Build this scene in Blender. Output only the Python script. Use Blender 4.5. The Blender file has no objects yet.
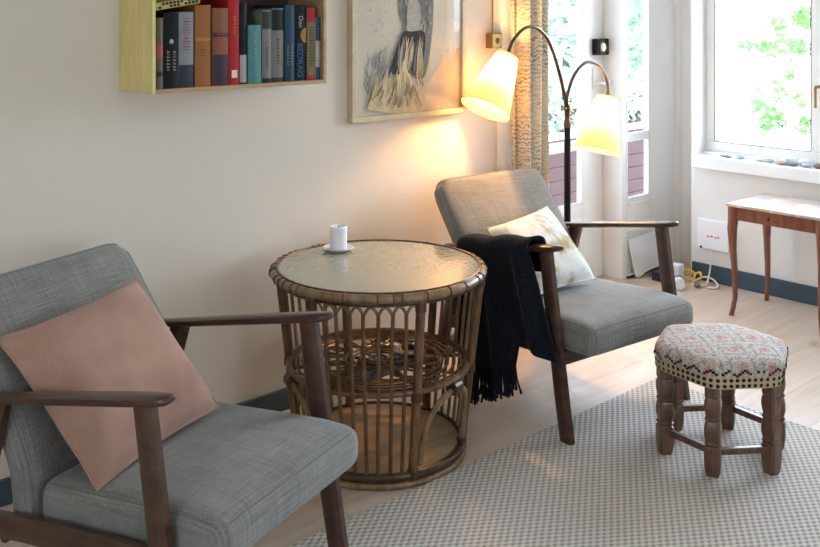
import bpy, math, random
from mathutils import Vector, Matrix
random.seed(7)
C = bpy.context.scene.collection
PI = math.pi

# ------------------------------------------------------------------ materials
class NT:
    def __init__(s, name):
        s.m = bpy.data.materials.new(name); s.m.use_nodes = True
        s.t = s.m.node_tree; s.n = s.t.nodes; s.l = s.t.links
        s.b = s.n['Principled BSDF']; s.out = s.n['Material Output']
    def add(s, typ, **kw):
        n = s.n.new(typ)
        for k, v in kw.items():
            if k in n.inputs: n.inputs[k].default_value = v
            else: setattr(n, k, v)
        return n
    def ln(s, a, b): s.l.new(a, b)
    def coord(s, scale=(1,1,1), rot=(0,0,0), kind='Object'):
        tc = s.add('ShaderNodeTexCoord'); mp = s.add('ShaderNodeMapping')
        mp.inputs['Scale'].default_value = scale; mp.inputs['Rotation'].default_value = rot
        s.ln(tc.outputs[kind], mp.inputs['Vector']); return mp.outputs['Vector']
    def noise(s, vec, scale, detail=3, rough=.5):
        n = s.add('ShaderNodeTexNoise'); n.inputs['Scale'].default_value = scale
        n.inputs['Detail'].default_value = detail; n.inputs['Roughness'].default_value = rough
        s.ln(vec, n.inputs['Vector']); return n.outputs['Fac']
    def ramp(s, fac, stops, interp='LINEAR'):
        r = s.add('ShaderNodeValToRGB'); r.color_ramp.interpolation = interp
        e = r.color_ramp.elements
        while len(e) < len(stops): e.new(.5)
        for i, (p, c) in enumerate(stops):
            e[i].position = p; e[i].color = (*c, 1)
        s.ln(fac, r.inputs['Fac']); return r.outputs['Color']
    def mix(s, fac, a, b, mode='MIX'):
        n = s.add('ShaderNodeMix', data_type='RGBA', blend_type=mode)
        for sock, v in ((0, fac), (6, a), (7, b)):
            if isinstance(v, bpy.types.NodeSocket): s.ln(v, n.inputs[sock])
            elif sock == 0: n.inputs[0].default_value = v
            else: n.inputs[sock].default_value = (*v, 1)
        return n.outputs[2]
    def math(s, op, a, b=None, c=None):
        n = s.add('ShaderNodeMath', operation=op)
        for i, v in enumerate((a, b, c)):
            if v is None: continue
            if isinstance(v, bpy.types.NodeSocket): s.ln(v, n.inputs[i])
            else: n.inputs[i].default_value = v
        return n.outputs[0]
    def sep(s, vec):
        n = s.add('ShaderNodeSeparateXYZ'); s.ln(vec, n.inputs[0]); return n.outputs
    def col(s, v):
        if isinstance(v, bpy.types.NodeSocket): s.ln(v, s.b.inputs['Base Color'])
        else: s.b.inputs['Base Color'].default_value = (*v, 1)
    def bump(s, h, strength=.3, dist=.002):
        n = s.add('ShaderNodeBump'); n.inputs['Strength'].default_value = strength
        n.inputs['Distance'].default_value = dist; s.ln(h, n.inputs['Height'])
        s.ln(n.outputs[0], s.b.inputs['Normal'])
    def set(s, **kw):
        for k, v in kw.items(): s.b.inputs[k.replace('_', ' ')].default_value = v
        return s.m

def lin(r, g, b):
    f = lambda c: (c/255/12.92) if c/255 <= .04045 else ((c/255+.055)/1.055)**2.4
    return (f(r), f(g), f(b))

def plain(name, rgb, rough=.6, metal=0., var=.06, scale=20, spec=.5):
    t = NT(name); c = lin(*rgb)
    v = t.noise(t.coord(), scale)
    t.col(t.mix(v, tuple(x*(1-var*1.5) for x in c), tuple(min(1, x*(1+var*1.5)) for x in c)))
    return t.set(Roughness=rough, Metallic=metal, **{'Specular_IOR_Level': spec})

def wood(name, c1, c2, axis_scale=(2, 30, 30), rough=.4, coat=0.):
    t = NT(name); v = t.coord(scale=axis_scale)
    n1 = t.noise(v, 1.5, 6, .6); n2 = t.noise(v, 6, 3)
    f = t.math('ADD', t.math('MULTIPLY', n1, .75), t.math('MULTIPLY', n2, .25))
    t.col(t.ramp(f, [(.32, lin(*c1)), (.68, lin(*c2))])); t.bump(n1, .08)
    return t.set(Roughness=rough, Coat_Weight=coat)

def fabric(name, dark, light, thread=900, slub=60, rough=.95):
    t = NT(name)
    a = t.noise(t.coord(scale=(9, slub*7, slub*7)), 1, 2, .6); b = t.noise(t.coord(scale=(slub*7, 9, 9)), 1, 2, .6)
    big = t.noise(t.coord(), 7, 2)
    f = t.math('ADD', t.math('MULTIPLY', a, .45), t.math('ADD', t.math('MULTIPLY', b, .4), t.math('MULTIPLY', big, .15)))
    t.col(t.ramp(f, [(.35, lin(*dark)), (.65, lin(*light))]))
    t.bump(f, .35, .0015)
    return t.set(Roughness=rough, Sheen_Weight=.25, **{'Specular_IOR_Level': .2})

M = {}
def wall_mat(name, rgb):
    t = NT(name); v = t.coord(); n = t.noise(v, 3, 4); c = lin(*rgb)
    t.col(t.mix(n, tuple(x*.95 for x in c), c)); t.bump(t.noise(v, 55, 3), .06, .002)
    return t.set(Roughness=.85)
M['wall'] = wall_mat('cream_wall_paint', (227, 216, 200))
M['wallw'] = wall_mat('pale_wall_paint', (232, 229, 222))
M['ceil'] = wall_mat('ceiling_paint', (235, 233, 228))
M['white'] = plain('white_gloss_paint', (240, 240, 238), .35, var=.02, scale=6)
M['base'] = plain('blue_baseboard_paint', (54, 79, 92), .45, var=.08, scale=8)
# floor planks
t = NT('oak_floor'); v = t.coord()
br = t.add('ShaderNodeTexBrick'); t.ln(v, br.inputs['Vector'])
br.offset = .37; br.inputs['Scale'].default_value = 1; br.inputs['Brick Width'].default_value = 1.7
br.inputs['Row Height'].default_value = .185; br.inputs['Mortar Size'].default_value = .0012
br.inputs['Color1'].default_value = (*lin(208, 188, 167), 1); br.inputs['Color2'].default_value = (*lin(219, 202, 183), 1)
br.inputs['Mortar'].default_value = (*lin(184, 162, 140), 1)
g = t.noise(t.coord(scale=(1.2, 16, 1)), 2, 6, .62); k = t.noise(t.coord(scale=(3, 6, 1)), 1.3, 2)
gc = t.ramp(g, [(.3, lin(222, 206, 190)), (.6, (1, 1, 1))])
kc = t.ramp(k, [(.24, lin(200, 168, 136)), (.36, (1, 1, 1))])
t.col(t.mix(.6, t.mix(.45, br.outputs['Color'], gc, 'MULTIPLY'), kc, 'MULTIPLY'))
t.bump(br.outputs['Fac'], -.15, .001)
M['floor'] = t.set(Roughness=.38)
# rug
t = NT('woven_rug'); v = t.coord()
xyz = t.sep(v)
sx = t.math('SINE', t.math('MULTIPLY', xyz[0], 2*PI/.031)); sy = t.math('SINE', t.math('MULTIPLY', xyz[1], 2*PI/.022))
wv = t.math('ADD', t.math('MULTIPLY', t.math('MULTIPLY', sx, sy), .5), .5)
wn = t.math('ADD', wv, t.math('MULTIPLY', t.math('SUBTRACT', t.noise(t.coord(), 160, 2), .5), .35))
base_ = t.ramp(wn, [(.08, lin(158, 148, 139)), (.40, lin(198, 189, 178)), (.8, lin(219, 211, 200))])
t.col(t.mix(.25, base_, t.ramp(t.noise(t.coord(), 260, 2), [(.3, (.6, .6, .6)), (.7, (1, 1, 1))]), 'MULTIPLY'))
t.bump(wv, .55, .004)
M['rug'] = t.set(Roughness=.95, **{'Specular_IOR_Level': .15})
M['fabric'] = fabric('grey_slub_upholstery', (97, 96, 89), (146, 144, 135))
M['seam'] = plain('grey_seam_fabric', (112, 114, 106), .95)
M['walnut'] = wood('dark_stained_wood', (50, 30, 22), (88, 57, 42), (25, 3, 25), .32, .2)
M['walnutx'] = wood('dark_stained_wood_cross', (50, 30, 22), (88, 57, 42), (3, 25, 25), .35, .2)
t = NT('pink_cotton'); v = t.coord(scale=(1, 1, 1))
ck = t.add('ShaderNodeTexChecker'); t.ln(v, ck.inputs['Vector']); ck.inputs['Scale'].default_value = 420
n = t.noise(v, 9, 3)
t.col(t.mix(.35, t.ramp(n, [(.3, lin(166, 128, 110)), (.7, lin(186, 147, 127))]), t.mix(ck.outputs['Fac'], (.72, .72, .72), (1, 1, 1)), 'MULTIPLY'))
t.bump(ck.outputs['Fac'], .25, .001)
M['pink'] = t.set(Roughness=.95, Sheen_Weight=.2, **{'Specular_IOR_Level': .2})
t = NT('painted_leaf_cotton'); v = t.coord()
n = t.noise(v, 9, 3, .6); n2 = t.noise(t.coord(rot=(.5, .4, 1)), 13, 4, .6)
c = t.ramp(n, [(.4, lin(232, 229, 220)), (.52, lin(222, 218, 206)), (.6, lin(196, 178, 132)), (.7, lin(150, 140, 110))])
t.col(t.mix(t.ramp(n2, [(.55, (0, 0, 0)), (.66, (.75, .75, .75))]), c, lin(150, 165, 168)))
M['leafcush'] = t.set(Roughness=.95, **{'Specular_IOR_Level': .2})
t = NT('navy_wool'); v = t.coord()
n = t.noise(t.coord(scale=(120, 120, 300)), 1, 3); t.col(t.ramp(n, [(.3, lin(14, 17, 22)), (.7, lin(38, 43, 50))])); t.bump(n, .5, .002)
M['wool'] = t.set(Roughness=1, Sheen_Weight=.06, **{'Specular_IOR_Level': .02})
def cane(name, a, b):
    t = NT(name); n = t.noise(t.coord(scale=(14, 14, 5)), 3, 4, .6)
    t.col(t.ramp(n, [(.3, lin(*a)), (.68, lin(*b))])); t.bump(n, .1)
    return t.set(Roughness=.3)
M['cane'] = cane('honey_cane', (70, 45, 28), (128, 92, 58))
M['caned'] = cane('brown_cane', (52, 33, 21), (92, 62, 40))
M['canew'] = cane('weathered_cane', (104, 80, 54), (158, 128, 92))
t = NT('hammered_glass'); v = t.coord()
vo = t.add('ShaderNodeTexVoronoi', feature='SMOOTH_F1'); t.ln(v, vo.inputs['Vector']); vo.inputs['Scale'].default_value = 60
t.col(lin(176, 172, 146)); t.bump(t.math('ADD', vo.outputs['Distance'], t.math('MULTIPLY', t.noise(v, 26, 2), .8)), .14, .005)
M['hglass'] = t.set(Roughness=.13, Transmission_Weight=.3, IOR=1.5, Coat_Weight=.5)
M['ply'] = wood('pale_plywood', (166, 132, 88), (196, 162, 114), (2, 14, 14), .5)
M['plyy'] = wood('yellow_birch_plywood', (214, 192, 118), (236, 218, 152), (14, 14, 3), .5)
M['board'] = wood('cane_base_board', (166, 138, 104), (194, 168, 132), (3, 20, 20), .5)
M['wax'] = plain('white_wax', (236, 238, 240), .5, var=.02); 
t = NT('clear_dish_glass'); t.col((.95, .95, .92)); M['dish'] = t.set(Roughness=.05, Transmission_Weight=.35, IOR=1.45)
M['wick'] = plain('burnt_wick', (40, 36, 34), .9)
M['iron'] = plain('blackened_metal', (26, 25, 26), .4, .6)
M['bronze'] = plain('bronzed_metal', (92, 78, 60), .32, .9)
M['brass'] = plain('old_brass', (140, 116, 70), .35, .9)
t = NT('cream_lamp_fabric'); tr = t.add('ShaderNodeBsdfTranslucent'); df = t.add('ShaderNodeBsdfDiffuse'); mx = t.add('ShaderNodeMixShader')
n = t.noise(t.coord(scale=(1, 1, .2)), 300, 2); cc = t.ramp(n, [(.3, (.54, .44, .25)), (.7, (.62, .52, .32))])
t.ln(cc, tr.inputs['Color']); t.ln(cc, df.inputs['Color']); mx.inputs[0].default_value = .24
t.ln(df.outputs[0], mx.inputs[1]); t.ln(tr.outputs[0], mx.inputs[2]); t.ln(mx.outputs[0], t.out.inputs['Surface'])
M['shade'] = t.m
M['shadetrim'] = plain('shade_binding', (206, 178, 120), .8)
t = NT('lit_bulb'); t.b.inputs['Emission Color'].default_value = (1, .53, .18, 1); t.b.inputs['Emission Strength'].default_value = 780
M['bulb'] = t.m
t = NT('window_pane'); tp = t.add('ShaderNodeBsdfTransparent'); gl = t.add('ShaderNodeBsdfGlossy'); gl.inputs['Roughness'].default_value = .02
mx = t.add('ShaderNodeMixShader'); fr = t.add('ShaderNodeLayerWeight')
t.ln(t.math('ADD', .02, t.math('MULTIPLY', .6, t.math('POWER', fr.outputs['Facing'], 5))), mx.inputs[0]); t.ln(tp.outputs[0], mx.inputs[1]); t.ln(gl.outputs[0], mx.inputs[2]); t.ln(mx.outputs[0], t.out.inputs['Surface'])
M['pane'] = t.m
# curtain with handwriting-like print
t = NT('script_print_linen'); v = t.coord(); xyz = t.sep(v)
w = t.add('ShaderNodeTexWave', bands_direction='Z'); t.ln(v, w.inputs['Vector'])
for kk, vv in (('Scale', 17), ('Distortion', 9), ('Detail', 2), ('Detail Scale', 2.5)): w.inputs[kk].default_value = vv
ink = t.ramp(w.outputs['Fac'], [(.0, (1, 1, 1)), (.2, (.9, .9, .9)), (.3, (0, 0, 0))])
patch = t.ramp(t.noise(v, 7, 2), [(.4, (.25, .25, .25)), (.6, (1, 1, 1))])
t.col(t.mix(t.mix(1, ink, patch, 'MULTIPLY'), lin(222, 208, 184), lin(140, 126, 112)))
M['curtain'] = t.set(Roughness=.9)
# stool cover
t = NT('cross_stitch_cover'); v = t.coord(scale=(1, 1, 1), rot=(0, 0, .72)); xyz = t.sep(v)
S = .098
px = t.math('PINGPONG', xyz[0], S/2); py = t.math('PINGPONG', xyz[1], S/2)
far = t.math('MAXIMUM', px, py); near = t.math('MINIMUM', px, py)
st = t.noise(v, 190, 2, .7); st2 = t.noise(t.coord(rot=(0, 0, .4)), 120, 3, .7)
jx = t.math('ADD', far, t.math('MULTIPLY', t.math('SUBTRACT', st, .5), .02))
jn = t.math('ADD', near, t.math('MULTIPLY', t.math('SUBTRACT', st2, .5), .02))
pink = t.math('LESS_THAN', jx, .018)
gl_ = t.math('MULTIPLY', t.math('GREATER_THAN', jx, .0325), t.math('LESS_THAN', jx, .038))
dk = t.math('MULTIPLY', t.math('GREATER_THAN', st2, .57), t.math('GREATER_THAN', jx, .021))
c0 = t.mix(t.ramp(st, [(.35, (0, 0, 0)), (.65, (1, 1, 1))]), lin(180, 168, 156), lin(214, 204, 192))
c1 = t.mix(t.math('MULTIPLY', pink, t.ramp(st2, [(.42, (.1, .1, .1)), (.56, (.9, .9, .9))])), c0, lin(176, 112, 110))
c2 = t.mix(t.math('MULTIPLY', dk, .75), c1, lin(112, 104, 104))
c3 = t.mix(t.math('MULTIPLY', gl_, .6), c2, lin(128, 122, 122))
t.col(c3); t.bump(st, .5, .003)
M['stitch'] = t.set(Roughness=.95, **{'Specular_IOR_Level': .2})
M['band'] = plain('tan_webbing', (196, 174, 134), .9, var=.1, scale=120)
M['dot'] = plain('black_stitching', (34, 26, 24), .9)
M['maroon'] = plain('maroon_stitching', (84, 34, 34), .95, var=.3, scale=200)
M['carved'] = wood('carved_brown_wood', (72, 46, 34), (124, 88, 66), (20, 20, 4), .35, .2)
M['cherry'] = wood('reddish_table_wood', (100, 58, 42), (138, 86, 62), (20, 20, 3), .35, .3)
t = NT('marquetry_top'); v = t.coord(scale=(1, 1, 1))
vo = t.add('ShaderNodeTexVoronoi'); t.ln(v, vo.inputs['Vector']); vo.inputs['Scale'].default_value = 16
t.col(t.mix(.6, lin(186, 170, 158), t.ramp(t.sep(vo.outputs['Color'])[0], [(.2, lin(202, 160, 130)), (.5, lin(228, 214, 200)), (.75, lin(176, 178, 188))])))
M['tile'] = t.set(Roughness=.32)
M['plastic'] = plain('white_plastic', (236, 236, 238), .4, var=.01)
M['red'] = plain('red_print', (208, 84, 96), .5)
M['cablew'] = plain('white_cable', (226, 222, 206), .5)
M['cabley'] = plain('yellow_cable', (222, 190, 66), .5)
M['black'] = plain('black_plastic', (24, 24, 26), .4)
M['darkglass'] = plain('dark_glazed_dish', (36, 44, 58), .12)
M['paper'] = plain('page_paper', (222, 212, 190), .9)
M['artpaper'] = plain('print_paper', (214, 202, 180), .85, var=.05, scale=12)
M['artgrey'] = plain('wash_grey', (128, 124, 118), .9, var=.35, scale=45)
M['artlight'] = plain('wash_pale_grey', (172, 166, 156), .9, var=.3, scale=45)
M['artdark'] = plain('wash_charcoal', (52, 46, 44), .9, var=.5, scale=50)
M['artstraw'] = plain('wash_straw', (208, 190, 146), .9, var=.2, scale=50)
M['artbrown'] = plain('wash_brown', (150, 126, 92), .9, var=.3, scale=50)
M['frame'] = wood('pale_gilt_frame', (190, 172, 138), (214, 198, 168), (8, 8, 8), .4)
t = NT('picture_glass'); tp = t.add('ShaderNodeBsdfTransparent'); gl = t.add('ShaderNodeBsdfGlossy'); gl.inputs['Roughness'].default_value = .03
mx = t.add('ShaderNodeMixShader'); fr = t.add('ShaderNodeLayerWeight')
t.ln(t.math('ADD', .03, t.math('MULTIPLY', .7, t.math('POWER', fr.outputs['Facing'], 5))), mx.inputs[0]); t.ln(tp.outputs[0], mx.inputs[1]); t.ln(gl.outputs[0], mx.inputs[2]); t.ln(mx.outputs[0], t.out.inputs['Surface'])
M['picglass'] = t.m
M['railred'] = plain('red_brown_boards', (74, 42, 42), .7, var=.15, scale=6)
M['yard'] = plain('pale_gravel', (226, 226, 214), .95, var=.05, scale=2)
def leafmat(name, rgb):
    t = NT(name); n = t.noise(t.coord(), 2.5, 2); c = lin(*rgb)
    cc = t.mix(n, tuple(x*.6 for x in c), tuple(min(1, x*1.3) for x in c))
    df = t.add('ShaderNodeBsdfDiffuse'); tr = t.add('ShaderNodeBsdfTranslucent'); mx = t.add('ShaderNodeMixShader')
    t.ln(cc, df.inputs[0]); t.ln(cc, tr.inputs[0]); mx.inputs[0].default_value = .4
    t.ln(df.outputs[0], mx.inputs[1]); t.ln(tr.outputs[0], mx.inputs[2]); t.ln(mx.outputs[0], t.out.inputs['Surface']); return t.m
M['leafa'] = leafmat('fresh_green_leaves', (140, 190, 110)); M['leafb'] = leafmat('pale_green_leaves', (200, 220, 198))
M['bark'] = plain('bark', (90, 74, 58), .9, var=.2)
PEB = [plain('stone_%s' % n, c, .6, var=.15, scale=60) for n, c in (('slate', (120, 130, 142)), ('chalk', (232, 232, 230)), ('sand', (204, 194, 178)), ('brown', (120, 96, 80)), ('blue', (168, 182, 200)))]

# ------------------------------------------------------------------ mesh builder
class MB:
    def __init__(s): s.v = []; s.f = []; s.mi = []
    def face(s, idx, m=0): s.f.append(idx); s.mi.append(m)
    def box(s, lo, hi, m=0, mat=None):
        b = len(s.v)
        for z in (lo[2], hi[2]):
            for x, y in ((lo[0], lo[1]), (hi[0], lo[1]), (hi[0], hi[1]), (lo[0], hi[1])):
                p = Vector((x, y, z)); s.v.append(mat @ p if mat else p)
        for q in ((3, 2, 1, 0), (4, 5, 6, 7), (0, 1, 5, 4), (1, 2, 6, 5), (2, 3, 7, 6), (3, 0, 4, 7)):
            s.face([b+i for i in q], m)
        return s
    def hexa(s, bot, top, m=0):            # 4 bottom points, 4 top points (same winding, counterclockwise from above)
        b = len(s.v); s.v += [Vector(p) for p in bot] + [Vector(p) for p in top]
        for q in ((3, 2, 1, 0), (4, 5, 6, 7), (0, 1, 5, 4), (1, 2, 6, 5), (2, 3, 7, 6), (3, 0, 4, 7)):
            s.face([b+i for i in q], m)
        return s
    def tube(s, pts, r, n=8, closed=False, m=0, cap=True):
        P = [Vector(p) for p in pts]; k = len(P)
        R = r if isinstance(r, (list, tuple)) else [r]*k
        T = []
        for i in range(k):
            a = P[i-1] if (i or closed) else P[i]; c = P[(i+1) % k] if (i < k-1 or closed) else P[i]
            d = c-a; T.append(d.normalized() if d.length > 1e-9 else Vector((0, 0, 1)))
        up = Vector((0, 0, 1)) if abs(T[0].z) < .9 else Vector((1, 0, 0))
        N = (up-T[0]*up.dot(T[0])).normalized(); b = len(s.v)
        for i in range(k):
            N = (N-T[i]*N.dot(T[i])).normalized(); B = T[i].cross(N)
            for j in range(n):
                a = 2*PI*j/n; s.v.append(P[i]+(N*math.cos(a)+B*math.sin(a))*R[i])
        for i in range(k if closed else k-1):
            i2 = (i+1) % k
            off = 0
            if closed and i == k-1:          # match the seam
                best = None
                for o in range(n):
                    d = (s.v[b+i*n]-s.v[b+o]).length
                    if best is None or d < best[0]: best = (d, o)
                off = best[1]
            for j in range(n):
                s.face([b+i*n+j, b+i*n+(j+1) % n, b+i2*n+(j+1+off) % n, b+i2*n+(j+off) % n], m)
        if not closed and cap:
            s.face([b+j for j in range(n)][::-1], m); s.face([b+(k-1)*n+j for j in range(n)], m)
        return s
    def lathe(s, prof, n=24, m=0, c=(0, 0, 0), ring=None):   # prof: list of (r,z); ring: optional list of unit (x,y) section points
        ring = ring or [(math.cos(2*PI*j/n), math.sin(2*PI*j/n)) for j in range(n)]; n = len(ring)
        b = len(s.v)
        for r, z in prof:
            for x, y in ring: s.v.append(Vector((c[0]+x*r, c[1]+y*r, c[2]+z)))
        for i in range(len(prof)-1):
            for j in range(n): s.face([b+i*n+j, b+i*n+(j+1) % n, b+(i+1)*n+(j+1) % n, b+(i+1)*n+j], m)
        if prof[0][0] > 1e-6: s.face([b+j for j in range(n)][::-1], m)
        if prof[-1][0] > 1e-6: s.face([b+(len(prof)-1)*n+j for j in range(n)], m)
        return s
    def grid(s, fn, nu, nv, m=0, flip=False):
        b = len(s.v)
        for i in range(nu+1):
            for j in range(nv+1): s.v.append(Vector(fn(i/nu, j/nv)))
        for i in range(nu):
            for j in range(nv):
                q = [b+i*(nv+1)+j, b+(i+1)*(nv+1)+j, b+(i+1)*(nv+1)+j+1, b+i*(nv+1)+j+1]
                s.face(q[::-1] if flip else q, m)
        return s
    def poly(s, pts, m=0):
        b = len(s.v); s.v += [Vector(p) for p in pts]; s.face(list(range(b, b+len(pts))), m); return s
    def blob(s, c, r, m=0, nu=8, nv=12, jit=0):
        b = len(s.v); c = Vector(c); ph = random.random()*6
        def p(u, v):
            th = u*PI; f = v*2*PI; k = 1+jit*math.sin(3*f+ph)*math.sin(th)
            return c+Vector((r[0]*math.sin(th)*math.cos(f)*k, r[1]*math.sin(th)*math.sin(f)*k, r[2]*math.cos(th)))
        s.v.append(p(0, 0))
        for i in range(1, nu):
            for j in range(nv): s.v.append(p(i/nu, j/nv))
        s.v.append(p(1, 0)); e = len(s.v)-1
        for j in range(nv):
            j2 = (j+1) % nv
            s.face([b, b+1+j, b+1+j2], m); s.face([e, b+1+(nu-2)*nv+j2, b+1+(nu-2)*nv+j], m)
            for i in range(nu-2): s.face([b+1+i*nv+j, b+1+(i+1)*nv+j, b+1+(i+1)*nv+j2, b+1+i*nv+j2], m)
        return s
    def build(s, name, mats, parent=None, smooth=True, bevel=0, sub=0, solid=0, loc=None, ang=38):
        me = bpy.data.meshes.new(name); me.from_pydata([tuple(p) for p in s.v], [], s.f)
        for mt in (mats if isinstance(mats, (list, tuple)) else [mats]): me.materials.append(mt)
        me.polygons.foreach_set('material_index', s.mi)
        if smooth:
            me.polygons.foreach_set('use_smooth', [True]*len(me.polygons)); me.set_sharp_from_angle(angle=math.radians(ang))
        me.update()
        o = bpy.data.objects.new(name, me); C.objects.link(o)
        if parent: o.parent = parent
        if loc: o.location = loc
        if solid: md = o.modifiers.new('thickness', 'SOLIDIFY'); md.thickness = solid; md.offset = 0
        if bevel:
            md = o.modifiers.new('bevel', 'BEVEL'); md.width = bevel; md.segments = 2; md.limit_method = 'ANGLE'; md.harden_normals = False
        if sub: md = o.modifiers.new('subd', 'SUBSURF'); md.levels = sub; md.render_levels = sub
        return o

def empty(name, loc, rz=0):
    o = bpy.data.objects.new(name, None); C.objects.link(o); o.location = loc; o.rotation_euler = (0, 0, rz); o.empty_display_size = .1; return o
def tag(o, label=None, cat=None, group=None, kind=None):
    for k, v in (('label', label), ('category', cat), ('group', group), ('kind', kind)):
        if v: o[k] = v
    return o
def struct(name, mb, m, parent=None, bevel=0, smooth=False):
    o = mb.build(name, m, parent, smooth=smooth, bevel=bevel)
    if not parent: o['kind'] = 'structure'
    return o
def copy_tree(o, parent=None):
    c = o.copy(); C.objects.link(c); c.parent = parent
    for ch in list(o.children): copy_tree(ch, c)
    return c
def spline(pts, n):                         # Catmull-Rom through pts, n samples per span
    P = [Vector(p) for p in pts]; out = []
    for i in range(len(P)-1):
        a = P[max(i-1, 0)]; b = P[i]; c = P[i+1]; d = P[min(i+2, len(P)-1)]
        for k in range(n):
            t_ = k/n; out.append(.5*((2*b)+(c-a)*t_+(2*a-5*b+4*c-d)*t_*t_+(3*b-a-3*c+d)*t_**3))
    out.append(P[-1]); return out
def rbox(hx, hy, hz, r, nx, ny, nz, fn=None):
    """rounded box surface on a grid, optional deform"""
    mb = MB(); vid = {}
    def q(i, j, k):
        key = (i, j, k)
        if key not in vid:
            def cc(i_, n, h):                # denser near the edges
                t_ = i_/n*2-1; return h*math.sin(t_*PI/2)*.55+h*t_*.45
            p = Vector((cc(i, nx, hx), cc(j, ny, hy), cc(k, nz, hz)))
            c = Vector((max(-hx+r, min(hx-r, p.x)), max(-hy+r, min(hy-r, p.y)), max(-hz+r, min(hz-r, p.z))))
            d = p-c
            if d.length > 1e-9: p = c+d.normalized()*r
            vid[key] = len(mb.v); mb.v.append(fn(p) if fn else p)
        return vid[key]
    for i in range(nx):
        for j in range(ny):
            mb.face([q(i, j, 0), q(i, j+1, 0), q(i+1, j+1, 0), q(i+1, j, 0)]); mb.face([q(i, j, nz), q(i+1, j, nz), q(i+1, j+1, nz), q(i, j+1, nz)])
    for i in range(nx):
        for k in range(nz):
            mb.face([q(i, 0, k), q(i+1, 0, k), q(i+1, 0, k+1), q(i, 0, k+1)]); mb.face([q(i, ny, k), q(i, ny, k+1), q(i+1, ny, k+1), q(i+1, ny, k)])
    for j in range(ny):
        for k in range(nz):
            mb.face([q(0, j, k), q(0, j, k+1), q(0, j+1, k+1), q(0, j+1, k)]); mb.face([q(nx, j, k), q(nx, j+1, k), q(nx, j+1, k+1), q(nx, j, k+1)])
    return mb

# ------------------------------------------------------------------ the room   (X along the long wall, Y towards it)
WL, WR, CE = 2.80, 4.535, 2.45
struct('floor', MB().box((-1.7, -2.3, -.1), (5.3, 3.4, 0)), M['floor'])
struct('ceiling', MB().box((-1.7, -2.3, CE), (5.3, 3.4, CE+.1)), M['ceil'])
struct('wall_left', MB().box((-1.7, WL, 0), (3.18, 3.1, CE)).box((3.18, WL, 2.14), (5.3, 3.15, CE)), M['wall'])
W0 = .85
wr = MB().box((WR, -2.3, 0), (4.76, 2.735, .59)).box((WR, -2.3, 2.02), (4.76, 2.735, CE)).box((WR, -2.3, .59), (4.76, W0, 2.02)).box((WR, 2.712, .59), (4.76, 2.735, 2.02))
struct('wall_right', wr, M['wallw'])
wb = MB().box((-1.7, -2.3, 0), (-1.6, WL, .7)).box((-1.7, -2.3, 1.75), (-1.6, WL, CE)).box((-1.7, -2.3, .7), (-1.6, -.4, 1.75)).box((-1.7, 1.1, .7), (-1.6, WL, 1.75))
struct('wall_back', wb, M['wall'])
wf = MB().box((-1.6, -2.3, 0), (WR, -2.2, .7)).box((-1.6, -2.3, 1.75), (WR, -2.2, CE)).box((-1.6, -2.3, .7), (.6, -2.2, 1.75)).box((2.3, -2.3, .7), (WR, -2.2, 1.75))
struct('wall_front', wf, M['wall'])
struct('baseboard_left', MB().box((-1.6, WL-.014, 0), (3.09, WL, .074)), M['base'], bevel=.003)
struct('baseboard_right', MB().box((WR-.014, -2.2, 0), (WR, 2.725, .088)), M['base'], bevel=.003)
# casing board between wall and curtain
struct('trim_1', MB().box((3.093, WL-.022, 0), (3.18, WL+.3, 2.14)), M['white'], bevel=.003)
# left door leaf
LV = 3.07
d1 = MB()
d1.box((3.18, LV, 0), (3.30, LV+.04, 2.12)).box((4.05, LV, 0), (4.222, LV+.04, 2.12))
d1.box((3.30, LV, .05), (4.05, LV+.04, .40)).box((3.30, LV, 2.0), (4.05, LV+.04, 2.12))
for z in (.70, 1.045, 1.385, 1.72): d1.box((3.30, LV+.004, z-.022), (4.05, LV+.036, z+.022))
d1.box((3.655, LV+.004, .40), (3.685, LV+.036, 2.0))
door1 = struct('door_1', d1, M['white'], bevel=.004)
dp = MB(); dp.box((3.34, LV-.006, .10), (4.00, LV, .30)); dp.build('door_panel', M['white'], door1, smooth=False, bevel=.005)
pm = MB()
for lo, hi in (((3.31, .07), (4.03, .085)), ((3.31, .315), (4.03, .33)), ((3.31, .085), (3.325, .315)), ((4.015, .085), (4.03, .315))):
    pm.box((lo[0], LV-.008, lo[1]), (hi[0], LV, hi[1]))
pm.build('panel_moulding', M['white'], door1, smooth=False, bevel=.003)
gb = MB()
for z0, z1 in ((.40, .678), (.722, 1.023), (1.067, 1.363), (1.407, 1.698)):
    gb.box((4.036, LV+.0, z0), (4.05, LV+.004, z1)); gb.box((3.69, LV+.0, z0), (4.036, LV+.004, z0+.012))
gb.build('glazing_bead', M['white'], door1, smooth=False)
MB().box((3.30, LV+.018, .40), (4.05, LV+.022, 2.0)).build('door_glass', M['pane'], door1, smooth=False)
lk = MB(); lk.box((4.125, LV-.035, 1.165), (4.232, LV, 1.25)); lko = lk.build('door_lock', M['iron'], door1, bevel=.006, smooth=False)
rg = MB().tube([(4.17+.03*math.cos(a), LV-.038, 1.207+.03*math.sin(a)) for a in [k*PI/10 for k in range(20)]], .007, 8, True); rg.build('lock_ring', M['bronze'], lko)
kn = MB().blob((4.17, LV-.04, 1.207), (.02, .012, .024)); kn.build('lock_knob', M['white'], lko)
hd = MB().box((4.128, LV-.005, .985), (4.158, LV, 1.105)); hdo = hd.build('handle_plate', M['white'], door1, bevel=.003, smooth=False)
MB().tube([(4.145, LV, 1.018), (4.145, LV-.045, 1.018), (4.15, LV-.05, 1.018), (4.235, LV-.05, 1.026)], .008, 8).build('door_handle', M['white'], door1)
# deep post between the leaf and the side light
struct('trim_2', MB().box((4.226, 2.95, 0), (4.262, LV+.04, 2.14)), M['white'], bevel=.003)
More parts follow.
